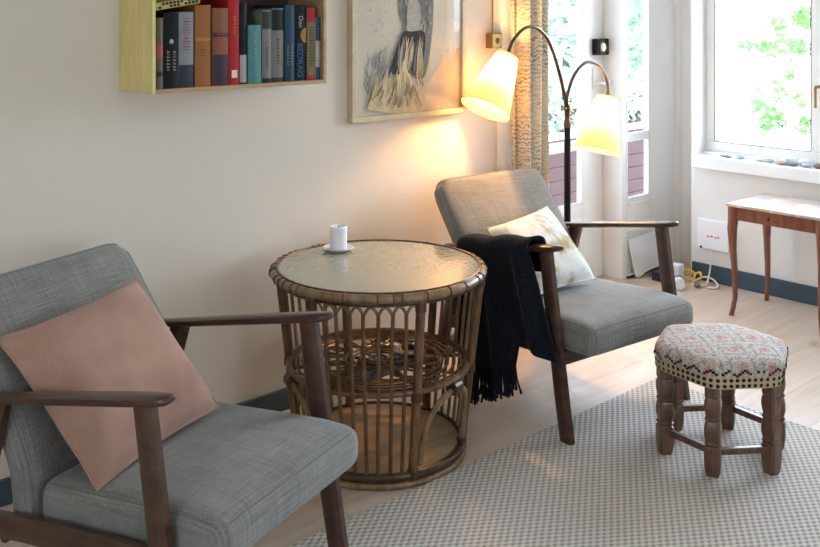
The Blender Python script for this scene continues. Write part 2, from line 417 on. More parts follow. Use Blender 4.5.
# glazed side light
SV = 2.95
d2 = MB().box((4.479, SV, 0), (4.713, SV+.04, 2.14)).box((4.262, SV, .012), (4.479, SV+.04, .405)).box((4.262, SV, 2.0), (4.479, SV+.04, 2.14))
for z in (.725, 1.7): d2.box((4.262, SV+.004, z-.018), (4.479, SV+.036, z+.018))
door2 = struct('door_2', d2, M['white'], bevel=.004)
MB().box((4.262, SV+.018, .405), (4.479, SV+.022, 2.0)).build('door_glass', M['pane'], door2, smooth=False)
b2 = MB()
for z0, z1 in ((.405, .707), (.743, 1.682)): b2.box((4.462, SV-.001, z0), (4.479, SV+.006, z1)); b2.box((4.262, SV-.001, z0), (4.462, SV+.006, z0+.014)); b2.box((4.262, SV-.001, z0+.014), (4.272, SV+.006, z1))
b2.build('glazing_bead', M['white'], door2, smooth=False)
pm = MB()
for lo, hi in (((4.27, .235), (4.62, .25)), ((4.27, .375), (4.62, .39))): pm.box((lo[0], SV-.008, lo[1]), (hi[0], SV, hi[1]))
pm.build('panel_moulding', M['white'], door2, smooth=False, bevel=.003)
MB().box((4.262, SV-.012, 0), (4.70, SV, .012)).build('door_threshold', M['walnutx'], door2, smooth=False)
struct('trim_3', MB().box((4.713, SV-.02, 0), (4.95, SV+.06, 2.14)), M['white'], bevel=.003)
struct('trim_4', MB().box((4.76, 2.735, 0), (4.80, SV-.02, CE)), M['white'])
# window
wd = MB(); FU = 4.62
def rect(mb, y0, y1, z0, z1, w, x0, x1):
    mb.box((x0, y0, z0), (x1, y1, z0+w)).box((x0, y0, z1-w), (x1, y1, z1)).box((x0, y0, z0+w), (x1, y0+w, z1-w)).box((x0, y1-w, z0+w), (x1, y1, z1-w))
rect(wd, W0, 2.712, .65, 2.02, .012, 4.612, 4.70)
win = struct('window_1', wd, M['white'])
for k, (a, b_) in enumerate(((2.085, 2.70), (1.47, 2.085), (W0+.012, 1.47))):
    sm = MB(); rect(sm, a, b_, .662, 2.008, .052, FU, FU+.045)
    so = sm.build('sash', M['white'], win, smooth=False, bevel=.006)
    MB().box((FU+.02, a+.052, .714), (FU+.024, b_-.052, 1.956)).build('window_pane', M['pane'], so, smooth=False)
    gk = MB(); rect(gk, a+.05, b_-.05, .712, 1.958, .004, FU-.001, FU+.002); gk.build('gasket', M['black'], so, smooth=False)
    if k == 0:
        MB().tube([(FU, 2.097, 1.03), (FU-.03, 2.097, 1.03), (FU-.036, 2.097, 1.02), (FU-.036, 2.097, .93)], .008, 8).build('window_handle', M['brass'], so)
MB().box((4.49, W0-.06, .583), (FU+.01, 2.712, .647)).build('window_sill', M['white'], win, smooth=False, bevel=.006)
MB().box((WR-.004, 2.705, .647), (4.612, 2.712, 2.02)).build('window_reveal', M['white'], win, smooth=False)
fr_ = MB()
for a, b_ in ((-.4, .35), (.35, 1.1)): rect(fr_, a, b_, .7, 1.75, .05, -1.67, -1.63)
struct('fill_window_back', fr_, M['white'])  # unseen window added behind the camera for fill light from the left
fr_ = MB()
for a, b_ in ((.6, 1.45), (1.45, 2.3)):
    fr_.box((a, -2.27, .7), (b_, -2.23, .75)).box((a, -2.27, 1.70), (b_, -2.23, 1.75)).box((a, -2.27, .75), (a+.05, -2.23, 1.70)).box((b_-.05, -2.27, .75), (b_, -2.23, 1.70))
struct('fill_window_front', fr_, M['white'])  # unseen opening, put in the near wall to let in fill light

# ------------------------------------------------------------------ rug
ru = MB().box((-.6, -1.3, 0), (3.18, 2.066, .006)).build('rug', M['rug'], bevel=.002, smooth=False)
tag(ru, 'pale grey flat-woven rug covering the oak floor', 'rug')
RZ = .006

# ------------------------------------------------------------------ armchairs (local x right, y forward, z up)
BP = spline([(0, -.118, .262), (0, -.120, .325), (0, -.140, .405), (0, -.210, .535), (0, -.290, .645), (0, -.374, .762)], 8)
def back_pt(s, off, x):
    """s 0..1 up the front profile; off = distance behind the front face"""
    k = max(0, min(1, s))*(len(BP)-1); i = min(int(k), len(BP)-2); fr_ = k-i
    p = BP[i].lerp(BP[i+1], fr_); d = (BP[min(i+2, len(BP)-1)]-BP[max(i-1, 0)]).normalized()
    nrm = Vector((0, -d.z, d.y))             # towards the back
    if s > 1: p = p+d*(s-1)*.55
    if s < 0: p = p+d*s*.55
    return Vector((x, 0, 0))+p+nrm*off
HB = .272
def back_fn(p):
    Rc = .065; dx, dy = abs(p.x)-(.279-Rc), p.y-(HB-Rc)
    if dx > 0 and dy > 0:
        k = max(dx, dy)/math.hypot(dx, dy); p = Vector((math.copysign(.279-Rc+dx*k, p.x), HB-Rc+dy*k, p.z))
    s = (p.y/HB+1)/2; off = .038-p.z
    puff = .010*(1-(p.x/.272)**2)*(1-(p.y/HB)**2) if p.z > 0 else 0
    return back_pt(s, off-puff, p.x)
def seat_fn(p):
    z = .322+.016*(p.y/.25)+p.z
    if p.z > 0: z += .016*(1-(p.x/.27)**2)*(1-(p.y/.26)**2)
    if p.y > .12: z -= .012*((p.y-.12)/.13)**2*(p.z > 0)
    return Vector((p.x, p.y+.152, z))
def perim(hx, hy, r, n, z):
    out = []
    for cx, cy, a0 in ((hx-r, hy-r, 0), (-hx+r, hy-r, PI/2), (-hx+r, -hy+r, PI), (hx-r, -hy+r, 1.5*PI)):
        for k in range(n+1):
            a = a0+k*PI/2/n; out.append((cx+r*math.cos(a), cy+r*math.sin(a), z))
    dense = []
    for i in range(len(out)):
        a = Vector(out[i]); b_ = Vector(out[(i+1) % len(out)]); m_ = max(1, int((b_-a).length/.03))
        for k in range(m_): dense.append(a.lerp(b_, k/m_))
    return dense
def wood_bar(pts, prof, name, mat, parent, bevel=.006):
    """pts: list of (center, half_a, half_b) sections; section axes prof = (vecA, vecB)"""
    mb = MB(); A, B = (Vector(v) for v in prof); n = 12; b0 = 0
    for c, ha, hb in pts:
        for j in range(n):
            a = 2*PI*j/n; ca, sa = math.cos(a), math.sin(a)
            k = 1/((abs(ca)**5+abs(sa)**5)**(1/5))
            mb.v.append(Vector(c)+A*ha*ca*k+B*hb*sa*k)
    for i in range(len(pts)-1):
        for j in range(n): mb.face([i*n+j, i*n+(j+1) % n, (i+1)*n+(j+1) % n, (i+1)*n+j])
    mb.face(list(range(n))[::-1]); mb.face([(len(pts)-1)*n+j for j in range(n)])
    return mb.build(name, mat, parent, ang=50)
def make_chair():
    r = empty('armchair', (0, 0, 0))
    so = rbox(.272, .258, .054, .034, 20, 18, 8, seat_fn).build('seat_cushion', M['fabric'], r, ang=80)
    for zz in (.046, -.046):
        MB().tube([seat_fn(Vector(p)) for p in perim(.2597, .2457, .034, 5, zz)], .0016, 6, True).build('seam', M['seam'], so)
    bo = rbox(.279, HB, .038, .034, 18, 18, 6, back_fn).build('back_cushion', M['fabric'], r, ang=80)
    MB().tube([back_fn(Vector(p)) for p in perim(.2655, HB-.0137, .034, 6, .031)], .0016, 6, True).build('seam', M['seam'], bo)
    for s in (-1, 1):
        x = s*.297
        # armrest: thin at the ends, a little wider at the front
        A = []
        for yy, zt, w_, h_ in ((-.285, .531, .010, .006), (-.28, .532, .015, .009), (-.2, .545, .018, .0105), (0, .582, .023, .0115), (.18, .614, .026, .0115), (.27, .630, .024, .011), (.296, .635, .019, .009), (.304, .637, .010, .005)):
            A.append(((x, yy, zt-.011), w_, h_))
        wood_bar(A, ((1, 0, 0), (0, -.17, .985)), 'armrest', M['walnut'], r)
        L = [((x, .234, .606), .016, .025), ((x, .262, .42), .016, .026), ((x, .305, .15), .0155, .0265), ((x, .33, RZ), .015, .026)]
        wood_bar(L, ((1, 0, 0), (0, 1, 0)), 'leg', M['walnutx'], r)
        L = [((x, -.187, .540), .017, .027), ((x, -.235, .38), .017, .027), ((x, -.325, .12), .016, .025), ((x, -.365, 0), .015, .023)]
        wood_bar(L, ((1, 0, 0), (0, 1, 0)), 'leg', M['walnutx'], r)
        R = [((x, -.27, .250), .013, .026), ((x, .0, .275), .013, .028), ((x, .28, .292), .013, .028)]
        wood_bar(R, ((1, 0, 0), (0, -.09, 1)), 'side_rail', M['walnut'], r)
    for yy, zz, hh in ((.29, .262, .024), (-.19, .235, .024)):
        wood_bar([((-.29, yy, zz), .011, hh), ((.29, yy, zz), .011, hh)], ((0, 1, 0), (0, 0, 1)), 'cross_rail', M['walnutx'], r)
    return r
ch1 = make_chair(); ch2 = copy_tree(ch1)
ch1.location = (1.139, 2.124, 0); ch1.rotation_euler.z = -1.23-PI/2
ch2.location = (2.826, 2.254, 0); ch2.rotation_euler.z = -1.67-PI/2
tag(ch1, 'grey armchair with dark wooden arms holding the plain pink cushion', 'armchair', 'grey upholstered armchairs')
tag(ch2, 'grey armchair with a navy throw over its arm, beside the lit floor lamp', 'armchair', 'grey upholstered armchairs')
def local(ch, p):
    return Matrix.Translation(ch.location) @ Matrix.Rotation(ch.rotation_euler.z, 4, 'Z') @ Vector(p)
def pillow(name, mat, corners, thick, label, sag=.0, pinch=.06):
    """corners TL,TR,BR,BL in world; thickness both sides"""
    TL, TR, BR, BL = (Vector(c) for c in corners)
    nrm = ((TR-TL).cross(BL-TL)).normalized(); cen = (TL+TR+BR+BL)/4
    def pt(side):
        def fn(u, v):
            a, b_ = u*2-1, v*2-1
            pu = .5+.5*a*(1-pinch*(1-b_*b_)*a*a); pv = .5+.5*b_*(1-pinch*(1-a*a)*b_*b_)
            p = TL.lerp(TR, pu).lerp(BL.lerp(BR, pu), pv)
            h = thick*((1-a**4)*(1-b_**4))**.62
            wr_ = (.005*math.sin(7*a+5*b_)+.005*math.sin(4*a-9*b_+1)+.004*math.sin(13*a+11*b_*b_))*(1-a*a)*(1-b_*b_)
            return p-cen+nrm*side*(h+wr_*(side > 0))+Vector((0, 0, -sag*(1-a*a)*(1-b_*b_)))
        return fn
    mb = MB(); mb.grid(pt(1), 28, 28); mb.grid(pt(-1), 28, 28, flip=True)
    o = mb.build(name, mat, ang=120); o.location = cen
    edge = [pt(1)(k/20, 0) for k in range(20)]+[pt(1)(1, k/20) for k in range(20)]+[pt(1)(1-k/20, 1) for k in range(20)]+[pt(1)(0, 1-k/20) for k in range(20)]
    MB().tube(edge, .003, 6, True).build('seam', mat, o)
    return tag(o, label, 'cushion')
# lateral positive = the chair's left, so local x = -lateral
P1 = [local(ch1, p) for p in ((.262, -.245, .648), (-.142, -.205, .692), (-.150, .062, .404), (.262, .066, .374))]
pillow('cushion', M['pink'], P1, .070, 'plain dusty pink square cushion leaning in the nearer armchair')
P2 = [local(ch2, p) for p in ((.205, -.165, .592), (-.158, -.215, .622), (-.135, .06, .402), (.19, .08, .400))]
pillow('cushion', M['leafcush'], P2, .055, 'white cushion with blotchy tan and grey leaf print in the armchair by the lamp')

# throw over the near arm of the second chair
th = empty('throw_blanket', local(ch2, (.297, .03, 0)), ch2.rotation_euler.z)
def throw_fn(u, v):
    # u along the arm (rear -> front), v across: inside hem -> over arm -> outside hem
    y0 = -.20+.36*u
    fold = .010*math.sin(u*17)+.006*math.sin(u*31+1)
    armz = .578+.17*(y0+.0)                  # top of the arm under the cloth
    top = armz+.012
    if v < .22:                              # inside drop
        k = v/.22; return (-.036-.006*math.sin(u*9)-.004, y0, top-.10*(1-k)**1.0-.0)
    if v < .40:
        k = (v-.22)/.18; a = PI*(1-k)
        return (.042*math.cos(a)+.002, y0, top+.024*math.sin(a)+.004*math.sin(u*13))
    k = (v-.40)/.60
    long_ = .415 if u < .60 else .415-.085*min(1, (u-.60)/.04)-.03*(u-.6)
    drop = k*(long_+.03*math.sin(u*7+.6))
    yy = y0+k*(.03+.115*u)
    return (.046+fold*min(1, k*3)+.012*k, yy, top-drop)
tb = MB().grid(throw_fn, 60, 50).build('throw_cloth', M['wool'], th, ang=80, solid=.007)
fr_ = MB()
for k in range(110):
    u = .01+.59*k/109; p = Vector(throw_fn(u, 1)); L = .075+.03*random.random(); dx = random.uniform(-.015, .015); dy = random.uniform(-.018, .018)
    fr_.tube([p+Vector((0, 0, .01)), p+Vector((dx*.4, dy*.3, -L*.5)), p+Vector((dx, dy, -L))], [.0035, .003, .0045], 5)
fr_.build('fringe', M['wool'], th)
tag(th, 'dark navy wool throw with fringe draped over the armchair arm', 'throw')

# ------------------------------------------------------------------ rattan table
TC = (2.026, 2.340); TH = math.radians(229.3)
tr_ = empty('rattan_table', (TC[0], TC[1], 0))
def cyl(phi, r, z): a = TH+math.radians(phi); return (r*math.cos(a), r*math.sin(a), z)
def rad(z): return .263+(z-.03)/.52*.060
def ring(r, z, t_, n=64, seg=10): return MB().tube([(r*math.cos(2*PI*k/n), r*math.sin(2*PI*k/n), z) for k in range(n)], t_, seg, True)
rm = ring(.331, .576, .0138)
for k in range(58):
    ph = k*360/58+random.uniform(-1.5, 1.5)
    if random.random() < .45: rm.tube([Vector(cyl(ph, .331, .576))+Vector(cyl(ph, 1, 0))*.0146*math.cos(a)+Vector((0, 0, .0146*math.sin(a))) for a in [j*PI/6 for j in range(12)]], .0022, 5, True, 1)
rm.build('rim', [M['canew'], M['caned']], tr_)
ring(.3215, .5885, .0042).build('inner_rim', M['caned'], tr_)
MB().lathe([(0, .578), (.318, .578), (.320, .5805), (.320, .5865), (.317, .589), (0, .589)], 64).build('glass_top', M['hglass'], tr_)
ring(.318, .556, .008).build('support_ring', M['caned'], tr_)
POST = [22, 82, 142, 202, 262, 322]
for ph in POST:
    mb = MB(); mb.tube([cyl(ph, rad(z), z) for z in (.02, .12, .26, .40, .566)], [.0145, .0135, .0135, .0135, .0145], 10)
    po = mb.build('post', M['cane'], tr_)
    for z in (.272, .035, .543):
        MB().tube([cyl(ph, rad(z), z-.013), cyl(ph, rad(z), z+.013)], .0165, 10).build('post_binding', M['caned'], po)
for p0 in (-38, 82, 202):
    pts = [p0+60*(k+1)/8 for k in range(7)]
    for k, ph in enumerate(pts):
        MB().tube([cyl(ph+random.uniform(-.4, .4), rad(z), z) for z in (.035, .15, .30, .42, .530)], .0058, 7).build('rod', M['cane'] if p0 < 0 else M['canew'], tr_)
    full = [p0]+pts+[p0+60]
    for k in range(8):
        a, b_ = full[k], full[k+1]
        MB().tube([cyl(a+(b_-a)*j/8, rad(.5), .524+.024*math.sin(PI*j/8)) for j in range(9)], .0050, 6).build('arch', M['canew'], tr_)
for p0 in (22, 142, 262):
    pts = [cyl(p0+5, rad(.06), .06), cyl(p0+5.5, rad(.12), .12), cyl(p0+9, rad(.18), .185), cyl(p0+17, rad(.23), .235), cyl(p0+30, rad(.25), .257), cyl(p0+43, rad(.23), .235), cyl(p0+51, rad(.18), .185), cyl(p0+54.5, rad(.12), .12), cyl(p0+55, rad(.06), .06)]
    ao = MB().tube(spline(pts, 5), .0095, 8).build('arch', M['canew'], tr_)
    MB().tube([cyl(p0+26.5, rad(.262), .264), cyl(p0+33.5, rad(.262), .264)], .0215, 10).build('arch_binding', M['caned'], ao)
SZ = .284
sh = MB()
sh.tube([(.284*math.cos(2*PI*k/64), .284*math.sin(2*PI*k/64), SZ) for k in range(64)], .0105, 8, True)
for r_ in (.06, .082, .104, .200, .222, .243, .264):
    sh.tube([(r_*math.cos(2*PI*k/48), r_*math.sin(2*PI*k/48), SZ+.004) for k in range(48)], .0036, 6, True)
for k in range(10):
    a = 2*PI*k/10+.1
    for da in (-.02, .02): sh.tube([(.03*math.cos(a+da*4), .03*math.sin(a+da*4), SZ-.004), (.284*math.cos(a+da), .284*math.sin(a+da), SZ-.004)], .0036, 6)
for k in range(15):
    a = 2*PI*k/15; c_ = (.152*math.cos(a), .152*math.sin(a))
    sh.tube([(c_[0]+.044*math.cos(b_), c_[1]+.044*math.sin(b_), SZ+.006+.003*math.sin(2*b_)) for b_ in [j*PI/8 for j in range(16)]], .0038, 6, True)
sh.tube([(.03*math.cos(b_), .03*math.sin(b_), SZ+.004) for b_ in [j*PI/8 for j in range(16)]], .005, 6, True)
sh.build('cane_shelf', M['cane'], tr_)
ring(.265, .034, .013).build('base_ring', M['caned'], tr_)
ring(.268, .0105, .0105).build('foot_ring', M['canew'], tr_)
MB().lathe([(0, .030), (.252, .030), (.254, .036), (.252, .042), (0, .042)], 48).build('base_board', M['board'], tr_)
tag(tr_, 'round rattan side table with hammered glass top between the armchairs', 'table')
# dish on the cane shelf
dd = MB().lathe([(0, 0), (.032, 0), (.046, .008), (.05, .016), (.047, .016), (.03, .006), (0, .005)], 28).build('dish', M['darkglass'], loc=(TC[0]+.085, TC[1]-.045, SZ+.0095))
tag(dd, 'small dark glazed dish lying on the woven cane shelf of the table', 'dish')
# candle and saucer
so = MB().lathe([(0, 0), (.032, 0), (.045, .003), (.053, .010), (.051, .012), (.043, .006), (0, .005)], 36).build('saucer', M['dish'], loc=(2.043, 2.568, .590))
tag(so, 'small clear glass saucer under the white candle', 'saucer')
cd = empty('pillar_candle', (2.043, 2.568, .5952))
MB().lathe([(0, 0), (.0285, 0), (.0295, .002), (.0295, .074), (.027, .077), (.022, .074), (0, .070)], 32).build('candle_body', M['wax'], cd)
MB().tube([(0, 0, .069), (.001, 0, .074), (.003, .001, .077)], .0013, 6).build('wick', M['wick'], cd)
tag(cd, 'white pillar candle standing on the glass table top', 'candle')

# ------------------------------------------------------------------ footstool
fs = empty('footstool', (2.81, 1.59, RZ))
HA = [math.radians(22.5+60*k) for k in range(6)]
sq = []
for k in range(4):
    a = PI/4+k*PI/2
    for da in (-.16, .16): sq.append((math.cos(a+da), math.sin(a+da)))
LP = [(.023, 0), (.026, .012), (.0285, .03), (.0295, .05), (.0295, .084), (.0235, .090), (.0275, .094), (.0285, .098), (.024, .103), (.0265, .110), (.0295, .124), (.0295, .142), (.0265, .158), (.0235, .164), (.0275, .168), (.0275, .173), (.0235, .178), (.0265, .188), (.0295, .204), (.0290, .220), (.0245, .234), (.0275, .239), (.0275, .272)]
for a in HA:
    c, s = math.cos(a), math.sin(a)
    ringp = [(x*c-y*s, x*s+y*c) for x, y in sq]
    MB().lathe(LP, c=(.182*c, .182*s, 0), ring=ringp).build('leg', M['carved'], fs, ang=25)
for k in range(6):
    a, b_ = HA[k], HA[(k+1) % 6]
    p = Vector((.182*math.cos(a), .182*math.sin(a), .070)); q = Vector((.182*math.cos(b_), .182*math.sin(b_), .070))
    d = (q-p).normalized(); nn = Vector((-d.y, d.x, 0)); p += d*.015; q -= d*.015
    bt = [p-nn*.008-Vector((0, 0, .010)), q-nn*.008-Vector((0, 0, .010)), q+nn*.008-Vector((0, 0, .010)), p+nn*.008-Vector((0, 0, .010))]
    MB().hexa(bt, [x+Vector((0, 0, .020)) for x in bt]).build('stretcher', M['carved'], fs, smooth=False, bevel=.002)
def hexr(a, R, pw=7):                        # rounded hexagon radius
    v = 0
    for k in range(6):
        d = math.cos(a-(HA[k]+PI/6))
        if d > 0: v += (d/(R*math.cos(PI/6)))**(pw*2)
    return v**(-1/(pw*2))
NS = 96
def seat_lvl(prof):
    mb = MB(); b = 0
    for k, z in prof:
        for j in range(NS):
            a = 2*PI*j/NS; r_ = hexr(a, .222)*k; mb.v.append(Vector((r_*math.cos(a), r_*math.sin(a), z)))
    for i in range(len(prof)-1):
        for j in range(NS): mb.face([i*NS+j, i*NS+(j+1) % NS, (i+1)*NS+(j+1) % NS, (i+1)*NS+j])
    mb.face(list(range(NS))[::-1]); mb.face([(len(prof)-1)*NS+j for j in range(NS)])
    return mb
bd = seat_lvl([(.93, .264), (.975, .266), (.985, .280), (.992, .308), (.985, .320)])
for j in range(66):
    for row in (0, 1):
        a = 2*PI*(j+.5*0)/66; z = .276+.017*row; r_ = hexr(a, .222)*(.984+.004*row)+.0012
        e = Vector((-math.sin(a), math.cos(a), 0)); c = Vector((r_*math.cos(a), r_*math.sin(a), z)); out = Vector((math.cos(a), math.sin(a), 0))
        k0 = len(bd.v)
        for q in range(8):
            an = q*PI/4; bd.v.append(c+e*.0064*math.cos(an)+Vector((0, 0, .0060*math.sin(an)))+out*.001)
        bd.face([k0+q for q in range(8)], 1)
band = bd.build('seat_band', [M['band'], M['dot']], fs)
tp_ = seat_lvl([(.985, .300), (1.004, .306), (1.010, .320), (1.0, .332), (.96, .341), (.85, .347), (.6, .353), (.3, .356), (.05, .357)])
for j in range(150):                         # dark stitched zigzag along the edge
    a = 2*PI*j/150; kk = 1.013 if j % 3 else 1.014
    r0 = hexr(a, .222); h = .307+.016*abs((j % 6)/3-1)
    c = Vector((r0*1.016*math.cos(a), r0*1.016*math.sin(a), h)); e = Vector((-math.sin(a), math.cos(a), 0))*.0048
    if random.random() < .8: tp_.poly([c-e-Vector((0, 0, .004)), c+e-Vector((0, 0, .004)), c+e+Vector((0, 0, .004)), c-e+Vector((0, 0, .004))], 1 if random.random() < .6 else 2)
tp_.build('seat_cover', [M['stitch'], M['maroon'], M['dot']], fs, ang=60)
tag(fs, 'low hexagonal footstool with carved legs and cross-stitched pink and grey seat', 'footstool')

# ------------------------------------------------------------------ side table by the window
stb = empty('side_table', (4.270, 2.058, 0))
W2, D2 = .205, .16
MB().box((-D2-.022, -W2-.025, .500), (D2+.022, W2+.025, .513)).build('table_top', M['tile'], stb, smooth=False, bevel=.003)
for s in (-1, 1):
    MB().box((s*D2-.009, -W2+.012, .44), (s*D2+.009, W2-.012, .50)).build('apron', M['cherry'], stb, smooth=False)
    MB().box((-D2+.01, s*W2-.009, .44), (D2-.01, s*W2+.009, .50)).build('apron', M['cherry'], stb, smooth=False)
for sx in (-1, 1):
    for sy in (-1, 1):
        sec = []
        for z, off, h in ((.50, 0, .021), (.44, .0, .021), (.40, .003, .0195), (.30, .001, .0145), (.18, -.006, .0115), (.08, -.006, .010), (.03, .001, .0095), (0, .007, .010)):
            sec.append(((sx*(D2+off), sy*(W2+off), z), h, h))
        wood_bar(sec, ((1, 0, 0), (0, 1, 0)), 'leg', M['cherry'], stb)
MB().blob((-D2-.0105, .03, .468), (.004, .006, .006)).build('lock_knob', M['dot'], stb)
tag(stb, 'small reddish wooden side table with curved legs and inlaid top under the window', 'table')

# ------------------------------------------------------------------ floor lamp
LX, LY = 3.385, 2.65
lamp = empty('floor_lamp', (LX, LY, 0))
MB().lathe([(0, 0), (.13, 0), (.132, .008), (.12, .018), (.03, .026), (.016, .04), (0, .04)], 36).build('lamp_base', M['iron'], lamp)
MB().tube([(0, 0, .03), (0, 0, .90)], .0145, 12).build('pole', M['iron'], lamp)
MB().lathe([(0, .885), (.016, .885), (.017, .905), (.012, .925), (.013, .955), (.018, .965), (.012, .985), (0, .985)], 16).build('fork_collar', M['bronze'], lamp)
A1 = [(3.380, .955), (3.357, 1.052), (3.309, 1.175), (3.253, 1.272), (3.182, 1.322), (3.112, 1.327), (3.050, 1.294), (3.010, 1.25), (2.990, 1.205)]
A2 = [(3.386, .958), (3.378, 1.02), (3.415, 1.103), (3.468, 1.153), (3.525, 1.169), (3.589, 1.150), (3.632, 1.101), (3.648, 1.045), (3.640, 1.00)]
for pts, dy, dt, (ax, az), (bx, bz) in ((A1, 0, .0, (2.990, 1.210), (2.860, 1.003)), (A2, -.03, .0, (3.638, 1.006), (3.562, .774))):
    n = len(pts)
    MB().tube(spline([(x-LX, dy*i/(n-1), z) for i, (x, z) in enumerate(pts)], 6), .0075, 8).build('arm', M['bronze'], lamp)
    c0 = Vector((ax-LX, dy, az)); ax_ = Vector((bx-ax, dt, bz-az)); L = ax_.length; ax_.normalize()
    rot = Vector((0, 0, -1)).rotation_difference(ax_).to_matrix().to_4x4(); T = Matrix.Translation(c0) @ rot
    s_ = MB(); s_.lathe([(.048, 0), (.104, -L)], 40); s_.f = [f for f in s_.f if len(f) == 4]; s_.mi = [0]*len(s_.f)
    s_.v = [T @ v for v in s_.v]
    sh_ = s_.build('lamp_shade', M['shade'], lamp, ang=80)
    for r_, z in ((.0485, 0), (.1045, -L)):
        MB().tube([T @ Vector((r_*math.cos(k*PI/20), r_*math.sin(k*PI/20), z)) for k in range(40)], .0018, 6, True).build('shade_binding', M['shadetrim'], sh_)
    sm = MB()
    a = math.radians(-60); sm.tube([T @ Vector((.0487*math.cos(a), .0487*math.sin(a), 0)), T @ Vector((.1047*math.cos(a), .1047*math.sin(a), -L))], .0022, 6)
    sm.build('shade_seam', M['shadetrim'], sh_)
    sp = MB()
    for k in range(3):
        b_ = k*2*PI/3; sp.tube([T @ Vector((0, 0, -.01)), T @ Vector((.048*math.cos(b_), .048*math.sin(b_), -.002))], .0015, 5)
    sp.build('shade_spider', M['bronze'], sh_)
    so_ = MB(); so_.tube([T @ Vector((0, 0, .012)), T @ Vector((0, 0, -.055))], .015, 12); so_.build('bulb_socket', M['bronze'], lamp)
    bl = MB(); bl.blob((0, 0, 0), (.027, .027, .038), nu=8, nv=12); bl.v = [T @ (v+Vector((0, 0, -.09))) for v in bl.v]
    bl.build('bulb', M['bulb'], lamp)
tag(lamp, 'two-armed black floor lamp with lit cream shades behind the armchair', 'lamp')

# ------------------------------------------------------------------ wall bookshelf with books
X0, X1, Y0, Z0, Z1, TK = 1.368, 2.010, 2.59, 1.154, 1.54, .012
bs = empty('wall_bookcase', (X0, WL, Z0))
def bsb(name, lo, hi, m): return MB().box([lo[i]-(X0, WL, Z0)[i] for i in range(3)], [hi[i]-(X0, WL, Z0)[i] for i in range(3)]).build(name, m, bs, smooth=False, bevel=.0015)
bsb('side_panel', (X0, Y0, Z0), (X0+TK, WL, Z1), M['plyy']); bsb('side_panel', (X1-TK, Y0, Z0), (X1, WL, Z1), M['ply'])
bsb('bottom_board', (X0+TK, Y0, Z0), (X1-TK, WL, Z0+TK), M['ply']); bsb('top_board', (X0+TK, Y0, Z1-TK), (X1-TK, WL, Z1), M['ply'])
bsb('back_panel', (X0+TK, WL-.008, Z0+TK), (X1-TK, WL, Z1-TK), M['walnutx'])
tag(bs, 'open pale plywood box shelf fixed high on the cream wall', 'shelf')
def bk(rgb, var=.1, scale=25): return plain('book_cover_%d_%d_%d' % rgb, tuple(int(c*.88) for c in rgb), .55, var=var, scale=scale, spec=.22)
class BookMats(dict):
    def __missing__(s, k): s[k] = bk(k); return s[k]
BM = BookMats()
# x0, x1, top, main cover, bands[(z0,z1,rgb) as fractions], strokes (rgb, z0, z1, width fraction), label
SB = Z0+TK
BOOKS = [
 (1.365, 1.385, 1.377, (120, 104, 88), [(.45, .62, (190, 90, 90)), (.18, .25, (56, 40, 38))], None, 'thin worn brown book at the left end of the shelf row'),
 (1.388, 1.438, 1.392, (10, 10, 10), [], ((190, 182, 160), .24, .50, .5, True), 'thick black paperback with pale spine lettering beside the pale blue book'),
 (1.440, 1.489, 1.394, (150, 160, 162), [(0, .30, (58, 62, 70)), (.30, .42, (150, 160, 162))], ((190, 60, 62), .50, .92, .45, False), 'pale blue-grey book with red spine lettering and dark city foot'),
 (1.493, 1.546, 1.415, (172, 112, 62), [(.56, .60, (196, 142, 70))], ((122, 74, 30), .38, .44, .5, False), 'plain tan orange book beside the red and purple patterned one'),
 (1.551, 1.605, 1.406, (150, 98, 66), [(0, .40, (74, 56, 66)), (.62, .68, (74, 56, 66))], ((190, 90, 90), .40, .68, .75, False), 'brown and purple book with busy red spine lettering'),
 (1.610, 1.648, 1.470, (196, 40, 36), [], ((214, 130, 90), .52, .70, .35, False), 'tall bright red book, tallest in the row'),
 (1.650, 1.675, 1.422, (12, 16, 18), [(.02, .36, (190, 184, 176))], None, 'slim black book with pale foot right of the tall red one'),
 (1.679, 1.726, 1.353, (88, 148, 148), [], ((190, 184, 176), .15, .9, .3, False), 'short teal and cream book, shortest in the row'),
 (1.731, 1.766, 1.400, (142, 136, 124), [(.74, .98, (60, 58, 54)), (0, .06, (28, 40, 34))], ((60, 58, 54), .2, .5, .25, False), 'grey book with black top, narrower of the matching pair'),
 (1.769, 1.814, 1.406, (142, 136, 124), [(.70, .98, (28, 40, 34)), (0, .06, (60, 58, 54))], ((60, 58, 54), .25, .6, .25, False), 'grey book with black top, wider of the pair and next to the blue book'),
 (1.816, 1.853, 1.416, (44, 76, 96), [], ((150, 160, 162), .22, .48, .5, True), 'steel blue book with pale spine lettering'),
 (1.855, 1.905, 1.416, (8, 18, 26), [], None, 'dark navy book with BEDRAG lettered down its spine'),
 (1.9065, 1.937, 1.407, (150, 138, 92), [(.80, 1, (204, 44, 50)), (0, .07, (204, 44, 50))], ((56, 40, 38), .2, .75, .6, False), 'khaki book with red top and foot near the right end'),
 (1.939, 1.957, 1.377, (206, 200, 186), [(.62, 1, (58, 84, 120)), (0, .2, (58, 84, 120))], None, 'thin white book with blue top at the right end of the row'),
]
def text_obj(name, s, size, mat, parent, mw):
    cu = bpy.data.curves.new(name, 'FONT'); cu.body = s; cu.size = size; cu.extrude = .0003; cu.align_x = 'LEFT'; cu.align_y = 'CENTER'
    tmp = bpy.data.objects.new(name, cu); C.objects.link(tmp)
    bpy.context.view_layer.update()
    me = bpy.data.meshes.new_from_object(tmp.evaluated_get(bpy.context.evaluated_depsgraph_get()))
    bpy.data.objects.remove(tmp); me.materials.clear(); me.materials.append(mat)
    o = bpy.data.objects.new(name, me); C.objects.link(o); o.parent = parent; o.matrix_local = mw; return o
